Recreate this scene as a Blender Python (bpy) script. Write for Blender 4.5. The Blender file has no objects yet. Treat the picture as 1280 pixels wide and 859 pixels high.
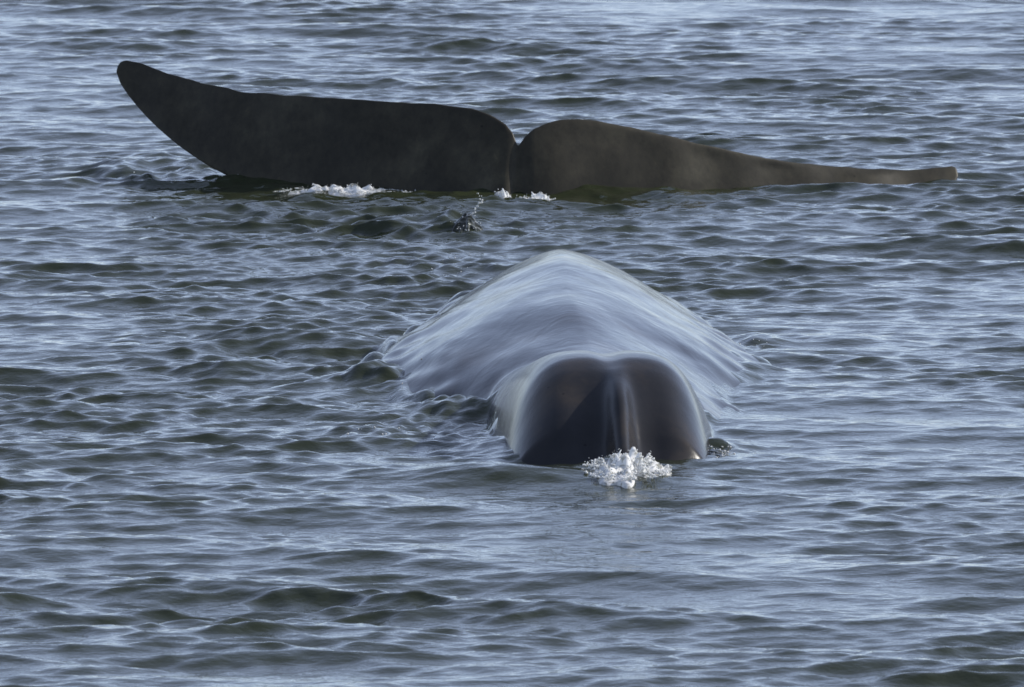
import bpy, bmesh, math, random
import numpy as np
from mathutils import Vector, Matrix

scene = bpy.context.scene
R = math.radians
C = scene.collection

# ------------------------------------------------------------------ camera, sky, sun
CAM_H, CAM_D = 4.56, 50.0
cam = bpy.data.cameras.new('camera')
cam.sensor_width = 36.0
cam.lens = 16900 / 1280 * 36.0
cam.clip_start, cam.clip_end = 1.0, 20000
cam.dof.use_dof = True
cam.dof.focus_distance = 54.0
cam.dof.aperture_fstop = 24.0
cam_o = bpy.data.objects.new('camera', cam)
cam_o.location = (0, -CAM_D, CAM_H)
cam_o.rotation_euler = (R(90) - math.atan(CAM_H * 0.018047), 0, 0)
C.objects.link(cam_o)
scene.camera = cam_o

SUN_EL, SUN_AZ = 31.0, 70.0        # azimuth clockwise from +Y (away from camera), 90 = right
world = bpy.data.worlds.new('World')
scene.world = world
world.use_nodes = True
wn = world.node_tree
wn.nodes.clear()
sky = wn.nodes.new('ShaderNodeTexSky')
sky.sky_type = 'NISHITA'
sky.sun_disc = False
sky.sun_elevation = R(SUN_EL)
sky.sun_rotation = R(SUN_AZ)
sky.air_density = 0.6
sky.dust_density = 0.1
sky.ozone_density = 4.0
bg = wn.nodes.new('ShaderNodeBackground')
bg.inputs[1].default_value = 0.15
wo = wn.nodes.new('ShaderNodeOutputWorld')
hsv = wn.nodes.new('ShaderNodeHueSaturation')          # thin high overcast greys the blue
hsv.inputs['Saturation'].default_value = 0.78
hsv.inputs['Hue'].default_value = 0.514
veil = wn.nodes.new('ShaderNodeGamma'); veil.inputs[1].default_value = 0.64   # the veil evens out horizon and zenith
wn.links.new(sky.outputs[0], veil.inputs[0])
wn.links.new(veil.outputs[0], hsv.inputs['Color'])
tint = wn.nodes.new('ShaderNodeMix'); tint.data_type = 'RGBA'; tint.blend_type = 'MULTIPLY'; tint.inputs[0].default_value = 1.0
tint.inputs[7].default_value = (0.97, 1.0, 1.03, 1)
wn.links.new(hsv.outputs[0], tint.inputs[6])
wn.links.new(tint.outputs[2], bg.inputs[0])
wn.links.new(bg.outputs[0], wo.inputs[0])

sun = bpy.data.lights.new('sun', 'SUN')
sun.energy = 2.0
sun.angle = R(0.5)
sun.color = (1.0, 0.95, 0.87)
sun_o = bpy.data.objects.new('sun', sun)
az, el = R(SUN_AZ), R(SUN_EL)
sd = Vector((math.sin(az) * math.cos(el), math.cos(az) * math.cos(el), math.sin(el)))
sun_o.rotation_euler = sd.to_track_quat('Z', 'Y').to_euler()
sun_o.location = sd * 100
C.objects.link(sun_o)

vs = scene.view_settings
vs.view_transform = 'Standard'
vs.look = 'None'
vs.exposure = 1.28
vs.gamma = 1.0
vs.use_curve_mapping = False
scene.cycles.max_bounces = 8
scene.cycles.sample_clamp_indirect = 4.0
scene.cycles.caustics_reflective = False
scene.cycles.caustics_refractive = False

# ------------------------------------------------------------------ helpers
def tag(o, label=None, cat=None, group=None, kind=None):
    if label: o['label'] = label
    if cat: o['category'] = cat
    if group: o['group'] = group
    if kind: o['kind'] = kind
    return o

def grid_faces(nr, nc, wrap=False):
    r = np.arange(nr - 1)[:, None]
    c = np.arange(nc if wrap else nc - 1)[None, :]
    c2 = (c + 1) % nc
    a = r * nc + c; b = r * nc + c2
    d = (r + 1) * nc + c; e = (r + 1) * nc + c2
    return np.stack([a, b, e, d], -1).reshape(-1, 4)

def np_mesh(name, co, faces, mat):
    me = bpy.data.meshes.new(name)
    n, m = len(co), len(faces)
    me.vertices.add(n)
    me.vertices.foreach_set('co', np.ascontiguousarray(co, np.float32).ravel())
    me.loops.add(m * 4)
    me.loops.foreach_set('vertex_index', np.ascontiguousarray(faces, np.int32).ravel())
    me.polygons.add(m)
    me.polygons.foreach_set('loop_start', np.arange(0, m * 4, 4, dtype=np.int32))
    me.polygons.foreach_set('use_smooth', np.ones(m, bool))
    me.update(calc_edges=True)
    me.validate()
    me.materials.append(mat)
    return me

def smooth(a, b, x):
    t = np.clip((x - a) / (b - a), 0, 1)
    return t * t * (3 - 2 * t)

def wavesum(x, y, lam0, lam1, n, seed, sx=1.0, sy=1.0):
    """isotropic smooth noise of unit rms"""
    r = np.random.RandomState(seed)
    z = 0
    for i in range(n):
        lam = lam0 * (lam1 / lam0) ** r.rand()
        t = r.rand() * 2 * math.pi
        z = z + np.cos(2 * math.pi / lam * (math.cos(t) * x / sx + math.sin(t) * y / sy) + r.rand() * 6.283)
    return z * math.sqrt(2.0 / n)

# ------------------------------------------------------------------ materials
def new_mat(name):
    m = bpy.data.materials.new(name)
    m.use_nodes = True
    return m, m.node_tree, m.node_tree.nodes['Principled BSDF']

def noise(nt, vec, scale, detail=3.0, rough=0.5, dist=0.0):
    n = nt.nodes.new('ShaderNodeTexNoise')
    n.inputs['Scale'].default_value = scale
    n.inputs['Detail'].default_value = detail
    n.inputs['Roughness'].default_value = rough
    n.inputs['Distortion'].default_value = dist
    nt.links.new(vec, n.inputs['Vector'])
    return n.outputs[0]

def mapping(nt, scale):
    tc = nt.nodes.new('ShaderNodeTexCoord')
    mp = nt.nodes.new('ShaderNodeMapping')
    mp.inputs['Scale'].default_value = scale
    nt.links.new(tc.outputs['Object'], mp.inputs[0])
    return mp.outputs[0]

def ramp(nt, fac, stops):
    r = nt.nodes.new('ShaderNodeValToRGB')
    els = r.color_ramp.elements
    while len(els) > 1: els.remove(els[-1])
    els[0].position, els[0].color = stops[0][0], (*stops[0][1], 1)
    for p, c in stops[1:]:
        e = els.new(p); e.color = (*c, 1)
    nt.links.new(fac, r.inputs[0])
    return r.outputs[0]

def math_node(nt, op, a, b):
    n = nt.nodes.new('ShaderNodeMath'); n.operation = op
    for i, v in enumerate((a, b)):
        if isinstance(v, (int, float)): n.inputs[i].default_value = v
        else: nt.links.new(v, n.inputs[i])
    return n.outputs[0]

def bump(nt, h, dist, prev=None, strength=1.0):
    b = nt.nodes.new('ShaderNodeBump')
    b.inputs['Distance'].default_value = dist
    b.inputs['Strength'].default_value = strength
    nt.links.new(h, b.inputs['Height'])
    if prev: nt.links.new(prev, b.inputs['Normal'])
    return b.outputs[0]

# sea water: murky olive body under a sharp reflecting surface
M_WATER, nt, p = new_mat('sea_water')
p.inputs['Base Color'].default_value = (0.026, 0.031, 0.014, 1)
p.inputs['Roughness'].default_value = 0.06
p.inputs['IOR'].default_value = 1.333
v = mapping(nt, (1.0, 1.35, 1.0))
b1 = bump(nt, noise(nt, v, 15.0, 3.0, 0.55), 0.0045)
b2 = bump(nt, noise(nt, v, 40.0, 2.0, 0.5), 0.0010, b1)
oa = nt.nodes.new('ShaderNodeAttribute'); oa.attribute_name = 'open_sea'      # ripples carry on as relief where the mesh is coarse
b2 = bump(nt, math_node(nt, 'MULTIPLY', noise(nt, v, 3.2, 4.0, 0.55), oa.outputs['Fac']), 0.11, b2)
nt.links.new(b2, p.inputs['Normal'])

# whale skin: wet and glossy on the back, duller on the tail flukes
M_SKIN, nt, p = new_mat('whale_skin')
at = nt.nodes.new('ShaderNodeAttribute'); at.attribute_name = 'wet'
wet = at.outputs['Fac']
at2 = nt.nodes.new('ShaderNodeAttribute'); at2.attribute_name = 'film'
film = at2.outputs['Fac']
v = mapping(nt, (1, 1, 1))
tc = nt.nodes.new('ShaderNodeTexCoord'); sx_ = nt.nodes.new('ShaderNodeSeparateXYZ')
nt.links.new(tc.outputs['Object'], sx_.inputs[0])
ax_ = math_node(nt, 'ABSOLUTE', math_node(nt, 'SUBTRACT', sx_.outputs[0], 0.22), 0)
along = math_node(nt, 'SUBTRACT', math_node(nt, 'MULTIPLY', ax_, 0.486), math_node(nt, 'MULTIPLY', sx_.outputs[1], 0.874))
across = math_node(nt, 'ADD', math_node(nt, 'MULTIPLY', ax_, 0.874), math_node(nt, 'MULTIPLY', sx_.outputs[1], 0.486))
cb = nt.nodes.new('ShaderNodeCombineXYZ')
nt.links.new(math_node(nt, 'MULTIPLY', along, 1.0), cb.inputs[0]); nt.links.new(math_node(nt, 'MULTIPLY', across, 1.9), cb.inputs[1])
nt.links.new(math_node(nt, 'MULTIPLY', sx_.outputs[0], 0.5), cb.inputs[2])
vstr = cb.outputs[0]
base = ramp(nt, noise(nt, v, 2.2, 6.0, 0.6), [(0.30, (0.016, 0.017, 0.019)), (0.52, (0.026, 0.025, 0.026)), (0.72, (0.055, 0.044, 0.034))])
fl = ramp(nt, noise(nt, v, 3.0, 6.0, 0.62), [(0.30, (0.022, 0.020, 0.014)), (0.52, (0.036, 0.032, 0.022)), (0.72, (0.060, 0.054, 0.036))])
fine = noise(nt, mapping(nt, (1.2, 1, 0.9)), 18.0, 5.0, 0.7)
flm = nt.nodes.new('ShaderNodeMix'); flm.data_type = 'RGBA'; flm.blend_type = 'MULTIPLY'; flm.inputs[0].default_value = 1.0
nt.links.new(fl, flm.inputs[6]); nt.links.new(ramp(nt, fine, [(0.30, (0.75, 0.75, 0.75)), (0.5, (1, 1, 1)), (0.66, (1.2, 1.18, 1.14)), (0.78, (1.9, 1.8, 1.6))]), flm.inputs[7])
fl = flm.outputs[2]
mix = nt.nodes.new('ShaderNodeMix'); mix.data_type = 'RGBA'
nt.links.new(wet, mix.inputs[0]); nt.links.new(fl, mix.inputs[6]); nt.links.new(base, mix.inputs[7])
# small dark pock marks
vor = nt.nodes.new('ShaderNodeTexVoronoi'); vor.inputs['Scale'].default_value = 8.0
nt.links.new(v, vor.inputs['Vector'])
spot = ramp(nt, vor.outputs['Distance'], [(0.0, (0.35, 0.35, 0.35)), (0.035, (0.6, 0.6, 0.6)), (0.06, (1, 1, 1))])
mul = nt.nodes.new('ShaderNodeMix'); mul.data_type = 'RGBA'; mul.blend_type = 'MULTIPLY'; mul.inputs[0].default_value = 1.0
nt.links.new(mix.outputs[2], mul.inputs[6]); nt.links.new(spot, mul.inputs[7])
nt.links.new(mul.outputs[2], p.inputs['Base Color'])
rn = noise(nt, vstr, 5.0, 4.0, 0.6)
rwet = math_node(nt, 'ADD', math_node(nt, 'MULTIPLY', rn, 0.24), math_node(nt, 'SUBTRACT', 0.09, math_node(nt, 'MULTIPLY', film, 0.05)))
rmix = nt.nodes.new('ShaderNodeMix'); rmix.data_type = 'FLOAT'
nt.links.new(wet, rmix.inputs[0]); rmix.inputs[2].default_value = 0.42; nt.links.new(rwet, rmix.inputs[3])
nt.links.new(rmix.outputs[0], p.inputs['Roughness'])
p.inputs['IOR'].default_value = 1.34
sl = nt.nodes.new('ShaderNodeMix'); sl.data_type = 'FLOAT'
nt.links.new(wet, sl.inputs[0]); sl.inputs[2].default_value = 0.25; nt.links.new(math_node(nt, 'ADD', math_node(nt, 'ADD', 0.0, 0.0), 0.24), sl.inputs[3])
nt.links.new(sl.outputs[0], p.inputs['Specular IOR Level'])
hb = math_node(nt, 'MULTIPLY', math_node(nt, 'MULTIPLY', noise(nt, vstr, 3.0, 2.5, 0.5, 1.6), wet), math_node(nt, 'ADD', math_node(nt, 'MULTIPLY', film, 0.65), 0.35))
b1 = bump(nt, hb, 0.0026)
b2 = bump(nt, noise(nt, v, 30.0, 3.0, 0.6), 0.0007, b1)
nt.links.new(b2, p.inputs['Normal'])

# white broken water
M_FOAM, nt, p = new_mat('white_froth')
p.inputs['Roughness'].default_value = 0.7
p.inputs['Specular IOR Level'].default_value = 0.25
p.inputs['IOR'].default_value = 1.333
v = mapping(nt, (1, 1, 1))
col = ramp(nt, noise(nt, v, 38.0, 3.0, 0.6), [(0.34, (0.30, 0.30, 0.26)), (0.44, (0.80, 0.80, 0.77)), (0.52, (0.93, 0.93, 0.91))])
nt.links.new(col, p.inputs['Base Color'])
tr = nt.nodes.new('ShaderNodeBsdfTranslucent'); tr.inputs[0].default_value = (0.85, 0.86, 0.84, 1)
ms = nt.nodes.new('ShaderNodeMixShader'); ms.inputs[0].default_value = 0.35
out = nt.nodes['Material Output']
nt.links.new(p.outputs[0], ms.inputs[1]); nt.links.new(tr.outputs[0], ms.inputs[2]); nt.links.new(ms.outputs[0], out.inputs['Surface'])
# thin splashing water, dark and glassy
M_SPLASH, nt, p = new_mat('splash_water')
v = mapping(nt, (1, 1, 1))
col = ramp(nt, noise(nt, v, 30.0, 2.0, 0.5), [(0.50, (0.020, 0.022, 0.015)), (0.70, (0.08, 0.085, 0.07)), (0.8, (0.3, 0.3, 0.28))])
nt.links.new(col, p.inputs['Base Color'])
p.inputs['Roughness'].default_value = 0.06
p.inputs['IOR'].default_value = 1.333

# ------------------------------------------------------------------ the whale's upper surface
def tab(s, pts):
    a = np.array(pts, float)
    # smooth (monotone cubic) interpolation
    xs, ys = a[:, 0], a[:, 1]
    h = np.diff(xs); d = np.diff(ys) / h
    m = np.zeros(len(xs)); m[0], m[-1] = d[0], d[-1]
    for i in range(1, len(xs) - 1):
        if d[i - 1] * d[i] > 0:
            w1, w2 = 2 * h[i] + h[i - 1], h[i] + 2 * h[i - 1]
            m[i] = (w1 + w2) / (w1 / d[i - 1] + w2 / d[i])
    s = np.clip(s, xs[0], xs[-1])
    j = np.clip(np.searchsorted(xs, s) - 1, 0, len(h) - 1)
    t = (s - xs[j]) / h[j]
    return ((2*t**3 - 3*t**2 + 1) * ys[j] + (t**3 - 2*t**2 + t) * h[j] * m[j]
            + (-2*t**3 + 3*t**2) * ys[j+1] + (t**3 - t**2) * h[j] * m[j+1])

CENT = [(-3, 0.45), (0, 0.38), (0.8, 0.36), (1.7, 0.335), (2.6, 0.29), (4.2, 0.215), (6.4, 0.205), (9, 0.20), (11, 0.13), (12.6, 0.06), (14, 0.02)]
HB = [(-3, -0.55), (-1, -0.36), (0, -0.20), (0.7, -0.06), (1.0, 0.08), (1.5, 0.185), (2.2, 0.238), (3.1, 0.288), (4.2, 0.335), (5.2, 0.356), (6.2, 0.325), (7.2, 0.246), (8.2, 0.152), (9.2, 0.055), (9.9, -0.04), (11, -0.26), (12.3, -0.42), (14, -0.30)]
CB = [(-3, 0.25), (0, 0.30), (1.0, 0.26), (2, 0.245), (3, 0.285), (4.2, 0.335), (5.2, 0.356), (6.2, 0.325), (7.2, 0.255), (8.2, 0.19), (9.9, 0.20), (11, 0.25), (14, 0.25)]
WL = [(-3, 0.35), (0, 0.50), (1.0, 0.50), (1.6, 0.45), (2.2, 0.50), (2.7, 0.66), (3.2, 0.79), (4.3, 0.80), (5.4, 0.66), (6.4, 0.55), (7.7, 0.44), (9, 0.36), (11, 0.34), (12.6, 0.22), (14, 0.18)]
WR = [(-3, 0.35), (0, 0.50), (1.0, 0.50), (1.5, 0.53), (2.2, 0.55), (3.1, 0.60), (3.7, 0.76), (4.4, 0.79), (5.4, 0.69), (6.4, 0.60), (7.7, 0.47), (9, 0.37), (11, 0.34), (12.6, 0.22), (14, 0.18)]
BOT = [(-3, -0.85), (-1, -1.3), (2, -1.9), (5, -2.1), (8, -1.7), (11, -1.1), (13, -0.75), (14, -0.6)]

def smax(a, b, k):
    h = np.clip(0.5 + 0.5 * (a - b) / k, 0, 1)
    return b * (1 - h) + a * h + k * h * (1 - h)

def whale_top(ss, dx, uu):
    """height of the whale's upper surface over the water plane"""
    body = tab(ss, HB) - tab(ss, CB) * np.abs(uu) ** 1.45 - 0.5 * smooth(1.0, 1.4, np.abs(uu)) ** 2
    # a low second swelling on the back and slack skin
    body += 0.018 * np.exp(-((ss - 3.6) / 0.55) ** 2) * np.exp(-((dx + 0.18) / 0.25) ** 2)
    body += 0.0042 * wavesum(dx + 0 * ss, ss + 0 * dx, 0.35, 0.9, 24, 71, 0.9, 2.2) * smooth(1.4, 2.4, ss) * smooth(10, 8, ss)
    body += 0.0010 * wavesum(dx + 0 * ss, ss + 0 * dx, 0.12, 0.3, 24, 72, 0.6, 2.0) * smooth(1.4, 2.2, ss) * smooth(10, 8, ss) * (0.35 + 0.65 * smooth(0.25, 0.7, np.abs(uu)))
    body += 0.008 * wavesum(dx + 0 * ss, ss + 0 * dx, 0.16, 0.5, 30, 75, 1.0, 1.8) * smooth(0.55, 0.95, np.abs(uu)) * smooth(1.6, 2.4, ss) * smooth(10, 8.5, ss)
    # the domed splash guard with its median ridge
    HD = [(-3, -0.55), (-0.5, -0.22), (-0.06, 0.0), (0.05, 0.075), (0.18, 0.175), (0.32, 0.255), (0.46, 0.320), (0.58, 0.348), (0.70, 0.352), (1.0, 0.338), (1.3, 0.318), (2.2, 0.23), (3, 0.1), (14, -0.3)]
    WD = [(-3, 0.10), (-0.3, 0.14), (0.0, 0.290), (0.12, 0.330), (0.3, 0.360), (0.6, 0.382), (0.9, 0.395), (1.3, 0.405), (1.7, 0.415), (2.3, 0.43), (14, 0.43)]
    PD = [(-3, 2.2), (0, 3.2), (0.6, 4.2), (1.2, 4.2), (14, 4.2)]
    hd = tab(ss, HD)
    ud = np.abs(dx) / tab(ss, WD) * np.where(dx < 0, 0.955, 0.985)
    dome = hd - np.maximum(hd, 0.13) * np.where(ud < 1, ud ** tab(ss, PD), 1 + 3.0 * (ud - 1))
    dome = np.maximum(dome, -0.6)
    cleft = np.exp(-((dx + 0.0) / 0.05) ** 2) * smooth(0.2, 0.6, ss) * smooth(1.8, 1.0, ss)
    dome -= 0.016 * cleft
    rxc = 0.012 + 0.02 * (0.8 - ss)
    rid = smooth(0.56, 0.02, ss) * smooth(-0.45, -0.05, ss)
    dome += rid * (0.085 * np.exp(-(np.abs(dx - rxc) / 0.045) ** 2.6) - 0.038 * np.exp(-((np.abs(dx - rxc) - 0.12) / 0.07) ** 2))
    dome -= 0.03 * smooth(0.9, 2.2, ss)
    top = smax(dome, body, 0.022)
    top -= 0.016 * np.exp(-((dome - body) / 0.013) ** 2) * smooth(0.75, 1.0, ss) * smooth(2.4, 1.9, ss)
    top += 0.010 * np.exp(-((dx - 0.40 + 0.03 * (ss - 1)) / 0.020) ** 2) * smooth(0.9, 1.2, ss) * smooth(2.1, 1.6, ss)
    return top

# ------------------------------------------------------------------ the sea: one sheet, finely waved round the whale
def axis(lo, hi, step, growth, far):
    core = np.arange(lo, hi + step * 0.5, step)
    out, s, t = [], step, hi
    while t < far:
        s *= growth; t += s; out.append(t)
    up = np.array(out)
    out, s, t = [], step, lo
    while t > -far:
        s *= growth; t -= s; out.append(t)
    dn = np.array(out)[::-1]
    return np.concatenate([dn, core, up])

X = axis(-3.2, 3.2, 0.0155, 1.055, 5000.0)
Y = axis(-8.6, 32.0, 0.0265, 1.09, 5000.0)
nx, ny = len(X), len(Y)
cx, cy = np.gradient(X), np.gradient(Y)

def crest(x0, y0, sx, sy, bend=0.0):
    # a lapping wave: steep towards -Y, long gentle back, crest line bent
    i0, i1 = np.searchsorted(Y, [y0 - 4 * sy - 1, y0 + 8 * sy + 1]); j0, j1 = np.searchsorted(X, [x0 - 3 * sx, x0 + 3 * sx])
    xx = (X[j0:j1] - x0)[None, :]; yy = (Y[i0:i1] - y0)[:, None] - bend * xx ** 2 / sx * 0.5
    wob = 0.25 * sy * wavesum(xx + x0 * 7, 0 * xx, 0.15 * 2, 0.6, 8, int(abs(x0 * 100)) + 3)
    t = (yy + wob) / sy
    prof = np.where(t < 0, np.exp(-(t / 0.75) ** 2), np.exp(-(t / 1.9) ** 2))
    tap = np.exp(-np.abs(xx / sx) ** 2.0)
    return slice(i0, i1), slice(j0, j1), prof * tap

def patch(x0, y0, sx, sy):
    return np.exp(-((Y - y0) / sy) ** 2)[:, None] * np.exp(-((X - x0) / sx) ** 2)[None, :]

Z = np.zeros((ny, nx), np.float32); DX = np.zeros_like(Z); DY = np.zeros_like(Z)
gx, gy = np.meshgrid(X, Y)
gx32, gy32 = gx.astype(np.float32), gy.astype(np.float32)
near = (smooth(60, 20, np.abs(gx)) * smooth(90, 45, np.abs(gy - 12))).astype(np.float32)

def band(l0, l1, n, slope, spread, head, seed, chop, mod):
    r = np.random.RandomState(seed)
    per = slope * math.sqrt(2.0 / n)
    hz = np.zeros((ny, nx), np.float32); hx = np.zeros_like(hz); hy = np.zeros_like(hz)
    for i in range(n):
        lam = l0 * (l1 / l0) ** ((i + r.rand()) / n)
        k = 2 * math.pi / lam
        th = head + r.randn() * spread
        kx, ky = k * math.sin(th), k * math.cos(th)
        a = per / k * (0.6 + 0.8 * r.rand())
        wx = smooth(2.5, 5.0, lam / cx); wy = smooth(2.2, 4.0, lam / cy)
        ex = (np.exp(1j * kx * X) * wx).astype(np.complex64)
        ey = (np.exp(1j * (ky * Y + r.rand() * 6.283)) * wy * a).astype(np.complex64)
        w = ey[:, None] * ex[None, :]
        hz += w.real
        s = w.imag
        hx -= s * math.sin(th); hy -= s * math.cos(th)
    Z[:] += hz * mod; DX[:] += hx * mod * chop; DY[:] += hy * mod * chop

gust = (1.0 + 0.28 * wavesum(gx32, gy32, 2.0, 7.0, 14, 5, 1.0, 1.6)).astype(np.float32)
gust = np.clip(gust, 0.45, 1.7) * near * (1 - 0.35 * smooth(13, 27, gy32))
churn = 1.0 + 0.85 * patch(-0.85, 7.5, 0.9, 4.5) + 0.25 * patch(-1.6, 4.0, 1.4, 3.5)
slick = 1.0 - 0.62 * patch(1.45, 1.2, 0.85, 2.6) - 0.35 * patch(1.3, 6.0, 0.7, 3.0)
slick = np.clip(slick, 0.2, 1)
calm_whale = 1.0 - 0.5 * patch(0.35, 3.5, 0.75, 4.0)
band(0.50, 1.9, 44, 0.072, 0.36, 0.22, 11, 1.5, (near * (0.75 + 0.25 * gust) * slick * calm_whale).astype(np.float32))
band(0.19, 0.48, 54, 0.110, 0.52, -0.10, 12, 1.4, (gust * slick * calm_whale * (0.8 + 0.2 * churn)).astype(np.float32))
band(0.07, 0.19, 70, 0.120, 0.75, 0.20, 13, 1.0, (gust * slick * churn).astype(np.float32))

# water piled up, hollowed and torn round the whale: x, y, half width, half depth, height (m)
LOCAL = [
    (-0.18, 2.15, 0.20, 0.20, 0.065), (-0.30, 1.50, 0.30, 0.35, -0.020), (-0.55, 1.15, 0.22, 0.25, 0.025),
    (-0.54, 3.45, 0.13, 0.18, 0.060), (-0.22, 3.1, 0.22, 0.2, 0.05), (-0.62, 3.05, 0.35, 0.25, 0.022),
    (0.12, -0.12, 0.20, 0.20, -0.025), (0.00, 0.36, 0.15, 0.25, 0.035),
    (0.76, 0.62, 0.12, 0.18, 0.045), (0.60, 0.15, 0.20, 0.2, -0.02),
    (1.00, 5.45, 0.10, 0.16, 0.040), (0.94, 3.92, 0.10, 0.14, 0.040), (1.20, 3.95, 0.28, 0.18, 0.022), (1.30, 5.55, 0.30, 0.2, 0.02),
    (-1.62, 15.40, 0.50, 0.45, 0.055), (-1.95, 14.75, 0.25, 0.35, 0.030), (-1.25, 14.6, 0.4, 0.4, 0.02),
    (-0.27, 11.75, 0.12, 0.35, 0.06), (-0.52, 11.9, 0.14, 0.40, 0.045),
    (-0.30, 14.0, 0.35, 0.4, 0.03), (-0.80, 14.3, 0.55, 0.5, 0.030),
    (-0.95, 5.05, 0.55, 0.28, 0.045), (-1.05, 4.0, 0.28, 0.24, 0.035),
    (0.42, -0.35, 0.13, 0.16, 0.040), (0.36, -0.55, 0.35, 0.35, 0.015), (-0.05, -0.45, 0.3, 0.3, 0.02),
]
for x0, y0, sx, sy, a in LOCAL:
    si, sj, cr = crest(x0, y0, sx, sy, 0.15)
    Z[si, sj] += (a * cr).astype(np.float32)
# torn fine chop where water runs off the animal
TORN = [(-0.36, 1.35, 0.34, 0.55, 0.008), (-0.2, 2.3, 0.25, 0.35, 0.007), (-0.55, 3.5, 0.2, 0.4, 0.007), (0.74, 0.52, 0.13, 0.25, 0.010), (-0.30, 3.35, 0.22, 0.4, 0.007),
        (-0.42, 9.3, 0.30, 1.2, 0.007), (-0.30, 11.8, 0.5, 0.6, 0.005), (-1.6, 15.0, 0.5, 0.7, 0.005),
        (1.0, 5.3, 0.12, 0.3, 0.006), (0.05, 13.6, 0.7, 0.5, 0.003), (0.40, -0.15, 0.25, 0.25, 0.005), (0.05, 0.3, 0.3, 0.3, 0.004)]
mask = sum(a * patch(x, y, sx, sy) for x, y, sx, sy, a in TORN).astype(np.float32)
sub = mask > 1e-4
Z[sub] += mask[sub] * wavesum(gx32[sub], gy32[sub], 0.075, 0.20, 26, 31)

# water running off the skin: a thin ragged film that laps up the flanks
i0, i1 = np.searchsorted(Y, [-0.5, 10.2]); j0, j1 = np.searchsorted(X, [-1.0, 1.6])
wx = (gx + DX)[i0:i1, j0:j1].astype(float); wy = (gy + DY)[i0:i1, j0:j1].astype(float)
wd = wx - tab(wy, CENT)
wu = wd / np.where(wd < 0, tab(wy, WL), tab(wy, WR))
zw = whale_top(wy, wd, wu)
delta = 0.006 + (0.009 + 0.010 * smooth(0.3, -0.1, wx)) * wavesum(wx, wy, 0.10, 0.45, 30, 61, 1.2, 2.4) - 0.42 * np.clip(zw, 0, None) - 0.03 * smooth(1.2, 0.3, wy)
film = np.where((np.abs(wu) < 1.3) & (zw > -0.12), zw + delta, -1.0)
zs = Z[i0:i1, j0:j1]
Z[i0:i1, j0:j1] = np.where(film > -0.5, smax(film, zs, 0.014), zs)

co = np.stack([gx32 + DX, gy32 + DY, Z], -1).reshape(-1, 3)
sea = bpy.data.objects.new('water', np_mesh('water', co, grid_faces(ny, nx), M_WATER))
C.objects.link(sea)
opn = np.maximum(smooth(3.4, 7.0, np.abs(gx)), np.maximum(smooth(32.3, 35, gy), smooth(-8.8, -11, gy))).astype(np.float32)
oat = sea.data.attributes.new('open_sea', 'FLOAT', 'POINT'); oat.data.foreach_set('value', opn.ravel())
tag(sea, 'rippled grey blue sea water', None, None, 'structure')

# ------------------------------------------------------------------ the whale: one body from the sunken snout to the tail flukes
S = np.concatenate([np.arange(-3, -0.1, 0.10), np.arange(-0.1, 2.0, 0.014), np.arange(2.0, 10, 0.035), np.arange(10, 14.01, 0.1)])
U = np.linspace(-1.32, 1.32, 241)
ss = S[:, None]; uu = U[None, :]
xc = tab(ss, CENT); w = np.where(uu < 0, tab(ss, WL), tab(ss, WR))
dx = uu * w
top = whale_top(ss, dx, uu)
xs_ = xc + dx
# under side
nb = 36
ph = np.linspace(0, math.pi, nb + 2)[1:-1][None, :]
xr, zr = xs_[:, -1:], top[:, -1:]
xl, zl = xs_[:, :1], top[:, :1]
mx, hw = (xr + xl) / 2, (xr - xl) / 2
lerp = (1 - np.cos(ph)) / 2
zb = zr * (1 - lerp) + zl * lerp
bot = np.minimum(tab(ss, BOT), zb - 0.15)
xu = mx + hw * np.cos(ph) * (1 + 0.12 * np.sin(ph))
zu = zb + (bot - zb) * np.sin(ph) ** 0.8
RX = np.concatenate([xs_, xu], 1); RZ = np.concatenate([top, zu], 1)
RY = np.repeat(S[:, None], RX.shape[1], 1)
nr, nc = RX.shape
bco = np.stack([RX, RY, RZ], -1).reshape(-1, 3)
bfa = grid_faces(nr, nc, True)

def add_caps(bm, first, last):
    bm.faces.new(first); bm.faces.new(last[::-1])

def closed_mesh(name, co, faces, loops, mat):
    me = np_mesh(name, co, faces, mat)
    bm = bmesh.new(); bm.from_mesh(me); bm.verts.ensure_lookup_table()
    for lp in loops:
        try: bm.faces.new([bm.verts[i] for i in lp])
        except ValueError: pass
    bmesh.ops.remove_doubles(bm, verts=bm.verts, dist=1e-5)
    bmesh.ops.recalc_face_normals(bm, faces=bm.faces)
    for f in bm.faces: f.smooth = True
    bm.to_mesh(me); bm.free()
    return me

body_me = closed_mesh('whale_body', bco, bfa, [list(range(nc)), list(range((nr - 1) * nc, nr * nc))], M_SKIN)

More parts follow.
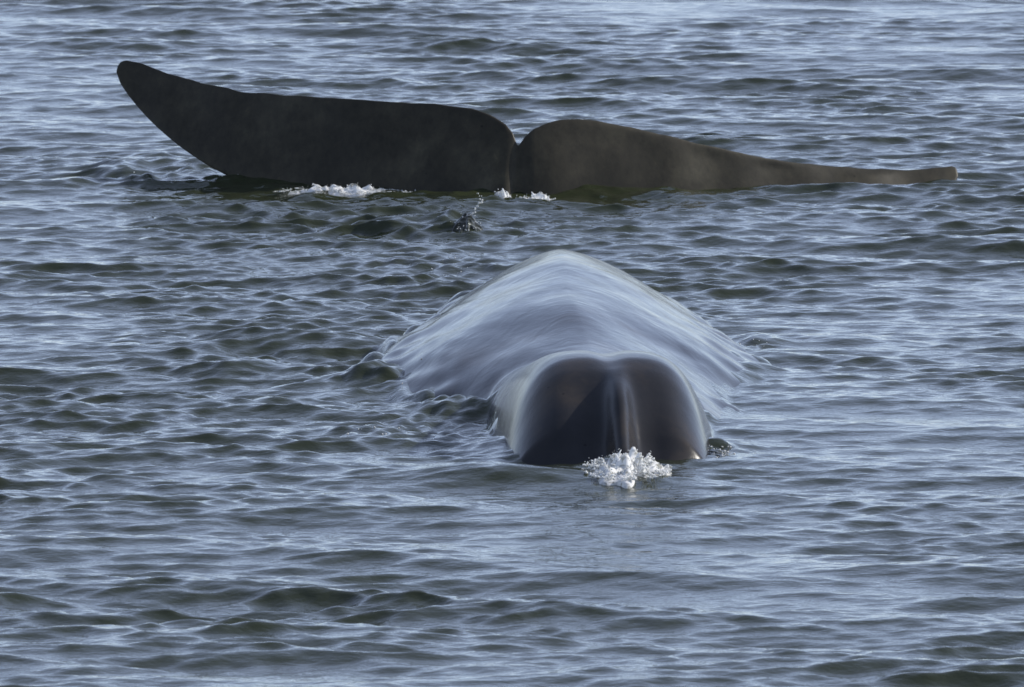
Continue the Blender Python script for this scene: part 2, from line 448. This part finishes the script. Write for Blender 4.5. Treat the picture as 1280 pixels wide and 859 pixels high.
# tail flukes: outline in metres, x across, z above the water
TRAIL = [(-1.905, 0.556), (-1.900, 0.580), (-1.885, 0.600), (-1.856, 0.612), (-1.761, 0.587), (-1.629, 0.542), (-1.477, 0.504), (-1.288, 0.472), (-1.098, 0.457), (-0.909, 0.451), (-0.72, 0.438), (-0.53, 0.428), (-0.341, 0.417), (-0.189, 0.398), (-0.095, 0.371), (-0.03, 0.325), (0.004, 0.284), (0.022, 0.235), (0.030, 0.223), (0.040, 0.236), (0.062, 0.268), (0.106, 0.307), (0.189, 0.341), (0.284, 0.349), (0.417, 0.337), (0.606, 0.295), (0.795, 0.25), (0.985, 0.201), (1.174, 0.159), (1.364, 0.129), (1.553, 0.110), (1.742, 0.097), (1.932, 0.093), (2.027, 0.108), (2.075, 0.112), (2.098, 0.102), (2.106, 0.078)]
LEAD = [(-1.905, 0.552), (-1.886, 0.504), (-1.818, 0.409), (-1.723, 0.314), (-1.60, 0.215), (-1.45, 0.120), (-1.29, 0.045), (-1.13, -0.015), (-0.87, -0.11), (-0.53, -0.26), (-0.227, -0.40), (0.0, -0.50), (0.227, -0.42), (0.53, -0.26), (0.985, -0.17), (1.364, -0.13), (1.742, -0.10), (2.06, -0.03), (2.106, 0.060)]
FY = 14.1
fx = np.unique(np.concatenate([np.linspace(-1.905, -1.7, 40), np.linspace(-1.7, -0.2, 110), np.linspace(-0.2, 0.3, 130), np.linspace(0.3, 1.95, 110), np.linspace(1.95, 2.106, 30)]))
zt = np.interp(fx, *np.array(TRAIL).T); zl_ = np.interp(fx, *np.array(LEAD).T)
def blur(a, x, sig):
    out = np.empty_like(a)
    for i in range(len(x)):
        ww = np.exp(-((x - x[i]) / sig) ** 2) * np.gradient(x)
        out[i] = (a * ww).sum() / ww.sum()
    return out
k = smooth(0.05, 0.12, np.abs(fx - 0.03)) * smooth(-1.905, -1.80, fx) * smooth(2.106, 2.04, fx)
zt = zt * (1 - k) + blur(zt, fx, 0.05) * k
zl_ = zl_ * (1 - k) + blur(zl_, fx, 0.05) * k
# worn, slightly nicked trailing edge
zt += 0.0014 * wavesum(fx, 0 * fx, 0.07, 0.35, 16, 91) * smooth(0.05, 0.2, np.abs(fx - 0.03)) * k
NV = 28
vv = (1 - np.cos(np.linspace(0, math.pi, NV))) / 2          # 0 = trailing edge, 1 = leading edge
def fluke_side(sign):
    x = np.repeat(fx[:, None], NV, 1)
    v_ = vv[None, :]
    z = zt[:, None] + (zl_ - zt)[:, None] * v_
    ch = (zt - zl_)[:, None]
    ax = np.abs(x - 0.03)
    # lobes sweep back from the middle, the left one more; upper edge leans away
    y = FY + np.where(x < 0.03, 0.36, 0.55) * ax ** 1.15 * np.where(x < 0.03, 1.0, 0.75)
    y = y + (0.25 + 0.45 * smooth(0.8, 1.9, ax)) * np.clip(z, -1, 1)
    th = (0.014 + 0.115 * np.minimum(ch, 0.7) * np.exp(-(ax / 0.9) ** 2) + 0.05 * ch) * np.sqrt(np.clip(v_ * (1 - v_), 0, 1)) * (0.55 + 0.9 * v_)
    crease = np.exp(-(ax / 0.030) ** 2) * smooth(1.0, 0.5, v_)
    bulge = 0.06 * np.exp(-((x + 0.06) / 0.07) ** 2) * smooth(0.1, 0.7, v_)
    und = 0.004 * wavesum(x, z, 0.25, 0.8, 18, 93) * smooth(0, 0.15, v_) * smooth(1, 0.85, v_)
    th = th * (1 - 0.55 * crease) + bulge * np.sqrt(np.clip(v_ * (1 - v_), 0, 1)) * 2
    z = z - np.where(x > 0.03, 0.050 * (ax / 2.08) ** 1.15, 0.046 * (ax / 1.93) ** 1.15)
    x = 0.03 + (x - 0.03) * np.where(x > 0.03, 1.022, 1.004)
    return np.stack([x, y + sign * th + und, z], -1)
A, B = fluke_side(-1), fluke_side(1)
nfx = len(fx)
fco = np.concatenate([A.reshape(-1, 3), B.reshape(-1, 3)])
ff = grid_faces(nfx, NV)
ff2 = ff[:, ::-1] + nfx * NV
fluke_me = closed_mesh('whale_fluke', fco, np.concatenate([ff, ff2]),
    [[i for i in range(NV)] + [nfx * NV + i for i in range(NV - 2, 0, -1)],
     [(nfx - 1) * NV + i for i in range(NV)] + [nfx * NV + (nfx - 1) * NV + i for i in range(NV - 2, 0, -1)]], M_SKIN)

whale = bpy.data.objects.new('whale', body_me); C.objects.link(whale)
tmp = bpy.data.objects.new('fluke_tmp', fluke_me); C.objects.link(tmp)
mod = whale.modifiers.new('join', 'BOOLEAN'); mod.operation = 'UNION'; mod.solver = 'EXACT'; mod.object = tmp
dg = bpy.context.evaluated_depsgraph_get()
joined = bpy.data.meshes.new_from_object(whale.evaluated_get(dg))
whale.modifiers.clear()
whale.data = joined
joined.name = 'whale'
bpy.data.objects.remove(tmp)
n = len(joined.vertices)
vc = np.empty(n * 3, np.float32); joined.vertices.foreach_get('co', vc); vc = vc.reshape(-1, 3)
wetv = smooth(12.6, 11.0, vc[:, 1]).astype(np.float32)
filmv = smooth(0.9, 2.0, vc[:, 1]).astype(np.float32)
f_ = joined.attributes.new('film', 'FLOAT', 'POINT'); f_.data.foreach_set('value', filmv)
a_ = joined.attributes.new('wet', 'FLOAT', 'POINT'); a_.data.foreach_set('value', wetv)
joined.polygons.foreach_set('use_smooth', np.ones(len(joined.polygons), bool))
joined.materials.clear(); joined.materials.append(M_SKIN)
tag(whale, 'dark grey whale, wet back and domed head above water, broad notched tail flukes raised', 'whale')

# ------------------------------------------------------------------ broken water
def sea_z(x, y):
    i = np.clip(np.searchsorted(Y, y), 1, ny - 1); j = np.clip(np.searchsorted(X, x), 1, nx - 1)
    return float(Z[i, j])

_b = bmesh.new(); bmesh.ops.create_icosphere(_b, subdivisions=1, radius=1.0); _b.verts.ensure_lookup_table()
ICO_V = np.array([v.co[:] for v in _b.verts]); ICO_F = [[v.index for v in f.verts] for f in _b.faces]; _b.free()

def froth(name, x0, y0, lx, ly, hz, n, rmin, rmax, seed, mat, label, spikes=0, core=True, thr=0.0, sink=0.02, curl=0, wet_core=False):
    """a ragged heap of churned water: a lumpy core, beads and thrown-up spikes in one mesh"""
    r = np.random.RandomState(seed)
    zz = sea_z(x0, y0)
    V, F, MI = [], [], []
    nv = 0
    def hump(px, py):
        t2 = (px / lx) ** 2 + (py / ly) ** 2
        return hz * np.clip(1 - t2, 0, 1) * (0.55 + (0.10 if wet_core else 0.30) * wavesum(px, py, 0.035, 0.12, 20, seed))
    if core:
        na, nb_ = 72, 26
        TT = (np.arange(0, nb_ + 1) / nb_)[:, None] + np.zeros((1, na)); TT[0] = 0.004
        AA = (2 * math.pi * np.arange(na) / na)[None, :] + 0 * TT
        px = np.cos(AA) * TT * lx; py = np.sin(AA) * TT * ly
        hh = np.clip(hump(px, py), 0, None) - sink * TT ** 3
        hh[-1] -= 0.03
        rag = 1 + 0.16 * wavesum(np.cos(AA), np.sin(AA), 0.5, 1.6, 12, seed + 1) * TT
        V.append(np.stack([px * rag, py * rag, hh], -1).reshape(-1, 3))
        F += grid_faces(nb_ + 1, na, True).tolist() + [list(range(na))]
        MI += [0 if wet_core else 1] * (nb_ * na + 1)
        nv += (nb_ + 1) * na
    # beads
    m = n * 8
    a = r.rand(m) * 2 * math.pi; t = np.sqrt(r.rand(m))
    px, py = np.cos(a) * t * lx * 1.1, np.sin(a) * t * ly * 1.1
    ok = np.nonzero(wavesum(px, py, 0.05, 0.16, 14, seed + 4) > thr)[0][:n]
    px, py, t = px[ok], py[ok], t[ok]
    lz = np.array([sea_z(x0 + i, y0 + j) - zz for i, j in zip(px, py)])
    jit = r.uniform(-0.002, 0.004, len(ok))
    if core: h = np.maximum(hump(px, py) + jit, lz)
    else: h = lz + hz * (1 - np.minimum(t, 1) ** 2) * r.rand(len(ok)) ** 2 + jit
    h += np.where(r.rand(len(ok)) < 0.05, r.rand(len(ok)) * 0.4 * hz, 0)
    rad = rmin + (rmax - rmin) * r.rand(len(ok)) ** 2.5
    P = np.stack([px, py, h], -1)
    if curl:                                                   # a thrown arc of drops above the peak
        u = np.linspace(0, 1, curl)
        arc = np.stack([0.015 + 0.05 * np.sin(u * 2.6), 0 * u, hz * 0.62 + 0.105 * u ** 0.8], -1) + r.uniform(-0.007, 0.007, (curl, 3))
        P = np.concatenate([P, arc]); rad = np.concatenate([rad, r.uniform(0.002, 0.0055, curl)])
    for c, q_ in zip(P, rad):
        sc = q_ * np.array([r.uniform(0.7, 1.8), 1.3, r.uniform(0.5, 1.1)])
        th = r.uniform(0, 3)
        w_ = ICO_V * sc
        w_ = np.stack([w_[:, 0] * math.cos(th) + w_[:, 2] * math.sin(th), w_[:, 1], w_[:, 2] * math.cos(th) - w_[:, 0] * math.sin(th)], -1) + c
        V.append(w_); F += [[i + nv for i in f] for f in ICO_F]; MI += [1] * len(ICO_F); nv += len(w_)
    for k_ in range(spikes):
        a = r.uniform(0, 2 * math.pi); t = r.uniform(0.2, 0.85)
        bx_, by_ = math.cos(a) * t * lx, math.sin(a) * t * ly
        ln = hz * r.uniform(0.4, 0.8); le = r.uniform(-0.5, 0.5)
        bh = float(hump(np.array([bx_]), np.array([by_]))[0]) - 0.006
        for k2 in range(7):
            s_ = k2 / 6
            q_ = (0.009 * (1 - s_) + 0.0018) * r.uniform(0.75, 1.25)
            an = np.arange(6) * math.pi / 3
            V.append(np.stack([bx_ + le * ln * s_ * s_ + q_ * np.cos(an), by_ + q_ * np.sin(an), bh + ln * s_ + 0 * an], -1))
            if k2: 
                o_ = nv - 6
                F += [[o_ + i, o_ + (i + 1) % 6, nv + (i + 1) % 6, nv + i] for i in range(6)]; MI += [1] * 6
            nv += 6
        F.append([nv - 6 + i for i in range(6)]); MI.append(1)
    me = bpy.data.meshes.new(name)
    me.from_pydata(np.concatenate(V).tolist(), [], F)
    me.polygons.foreach_set('material_index', MI)
    me.polygons.foreach_set('use_smooth', [True] * len(F))
    me.materials.append(M_SPLASH); me.materials.append(mat)
    o = bpy.data.objects.new(name, me); o.location = (x0, y0, zz); C.objects.link(o)
    tag(o, label, 'splash')
    return o

froth('splash', 0.42, -0.58, 0.150, 0.32, 0.060, 2600, 0.0012, 0.0048, 3, M_FOAM, 'white frothing splash on the water at the foot of the whale head', spikes=3, thr=-0.15)
tag(froth('foam_line', -0.80, 14.02, 0.31, 0.09, 0.034, 1500, 0.0009, 0.0034, 5, M_FOAM, 'narrow line of white foam along the tall left tail fluke', thr=0.1), kind='stuff')
froth('foam_clump', -0.045, 13.84, 0.04, 0.08, 0.055, 360, 0.0013, 0.0048, 7, M_FOAM, 'small white foam clump just under the tail notch', spikes=2, thr=-0.6)
froth('foam_clump', 0.115, 13.72, 0.09, 0.10, 0.045, 600, 0.0013, 0.0048, 9, M_FOAM, 'broader white foam patch at the base of the low right tail fluke', spikes=2, thr=-0.3)
froth('water_jet', -0.205, 11.50, 0.07, 0.16, 0.095, 130, 0.0012, 0.004, 12, M_FOAM, 'small dark peak of splashing water with drops between tail and back', thr=0.2, curl=18, wet_core=True)
froth('water_lap', 0.755, 0.36, 0.075, 0.20, 0.032, 140, 0.0014, 0.0045, 15, M_FOAM, 'dark glinting lap of water against the right side of the whale head', thr=0.6, wet_core=True)

FLECK = [(-0.42, 1.15, 0.26, 0.40, 22, 'white flecks for the glints on the dark water left of the whale head'),
         (-0.30, 3.15, 0.16, 0.30, 18, 'white flecks for the glints where water pours off the left flank'),
         (-0.33, 9.2, 0.16, 0.9, 30, 'white flecks for the glints along the far left edge of the back'),
         (-1.45, 14.9, 0.38, 0.5, 24, 'white flecks on the dark swirl beside the tall fluke'),
         (0.98, 5.2, 0.08, 0.14, 10, 'white flecks for the glints on the lap of water at the right flank')]
for i_, (fx0, fy0, fl, fw, fn, lab) in enumerate(FLECK):  # tiny white beads stand in for light glinting on the broken water
    tag(froth('glint_flecks', fx0, fy0, fl, fw, 0.004, fn, 0.0012, 0.0050, 40 + i_, M_FOAM, lab, core=False, thr=0.4), kind='stuff')

print('VERTS', len(sea.data.vertices), len(joined.vertices), 'faces', len(sea.data.polygons), len(joined.polygons))
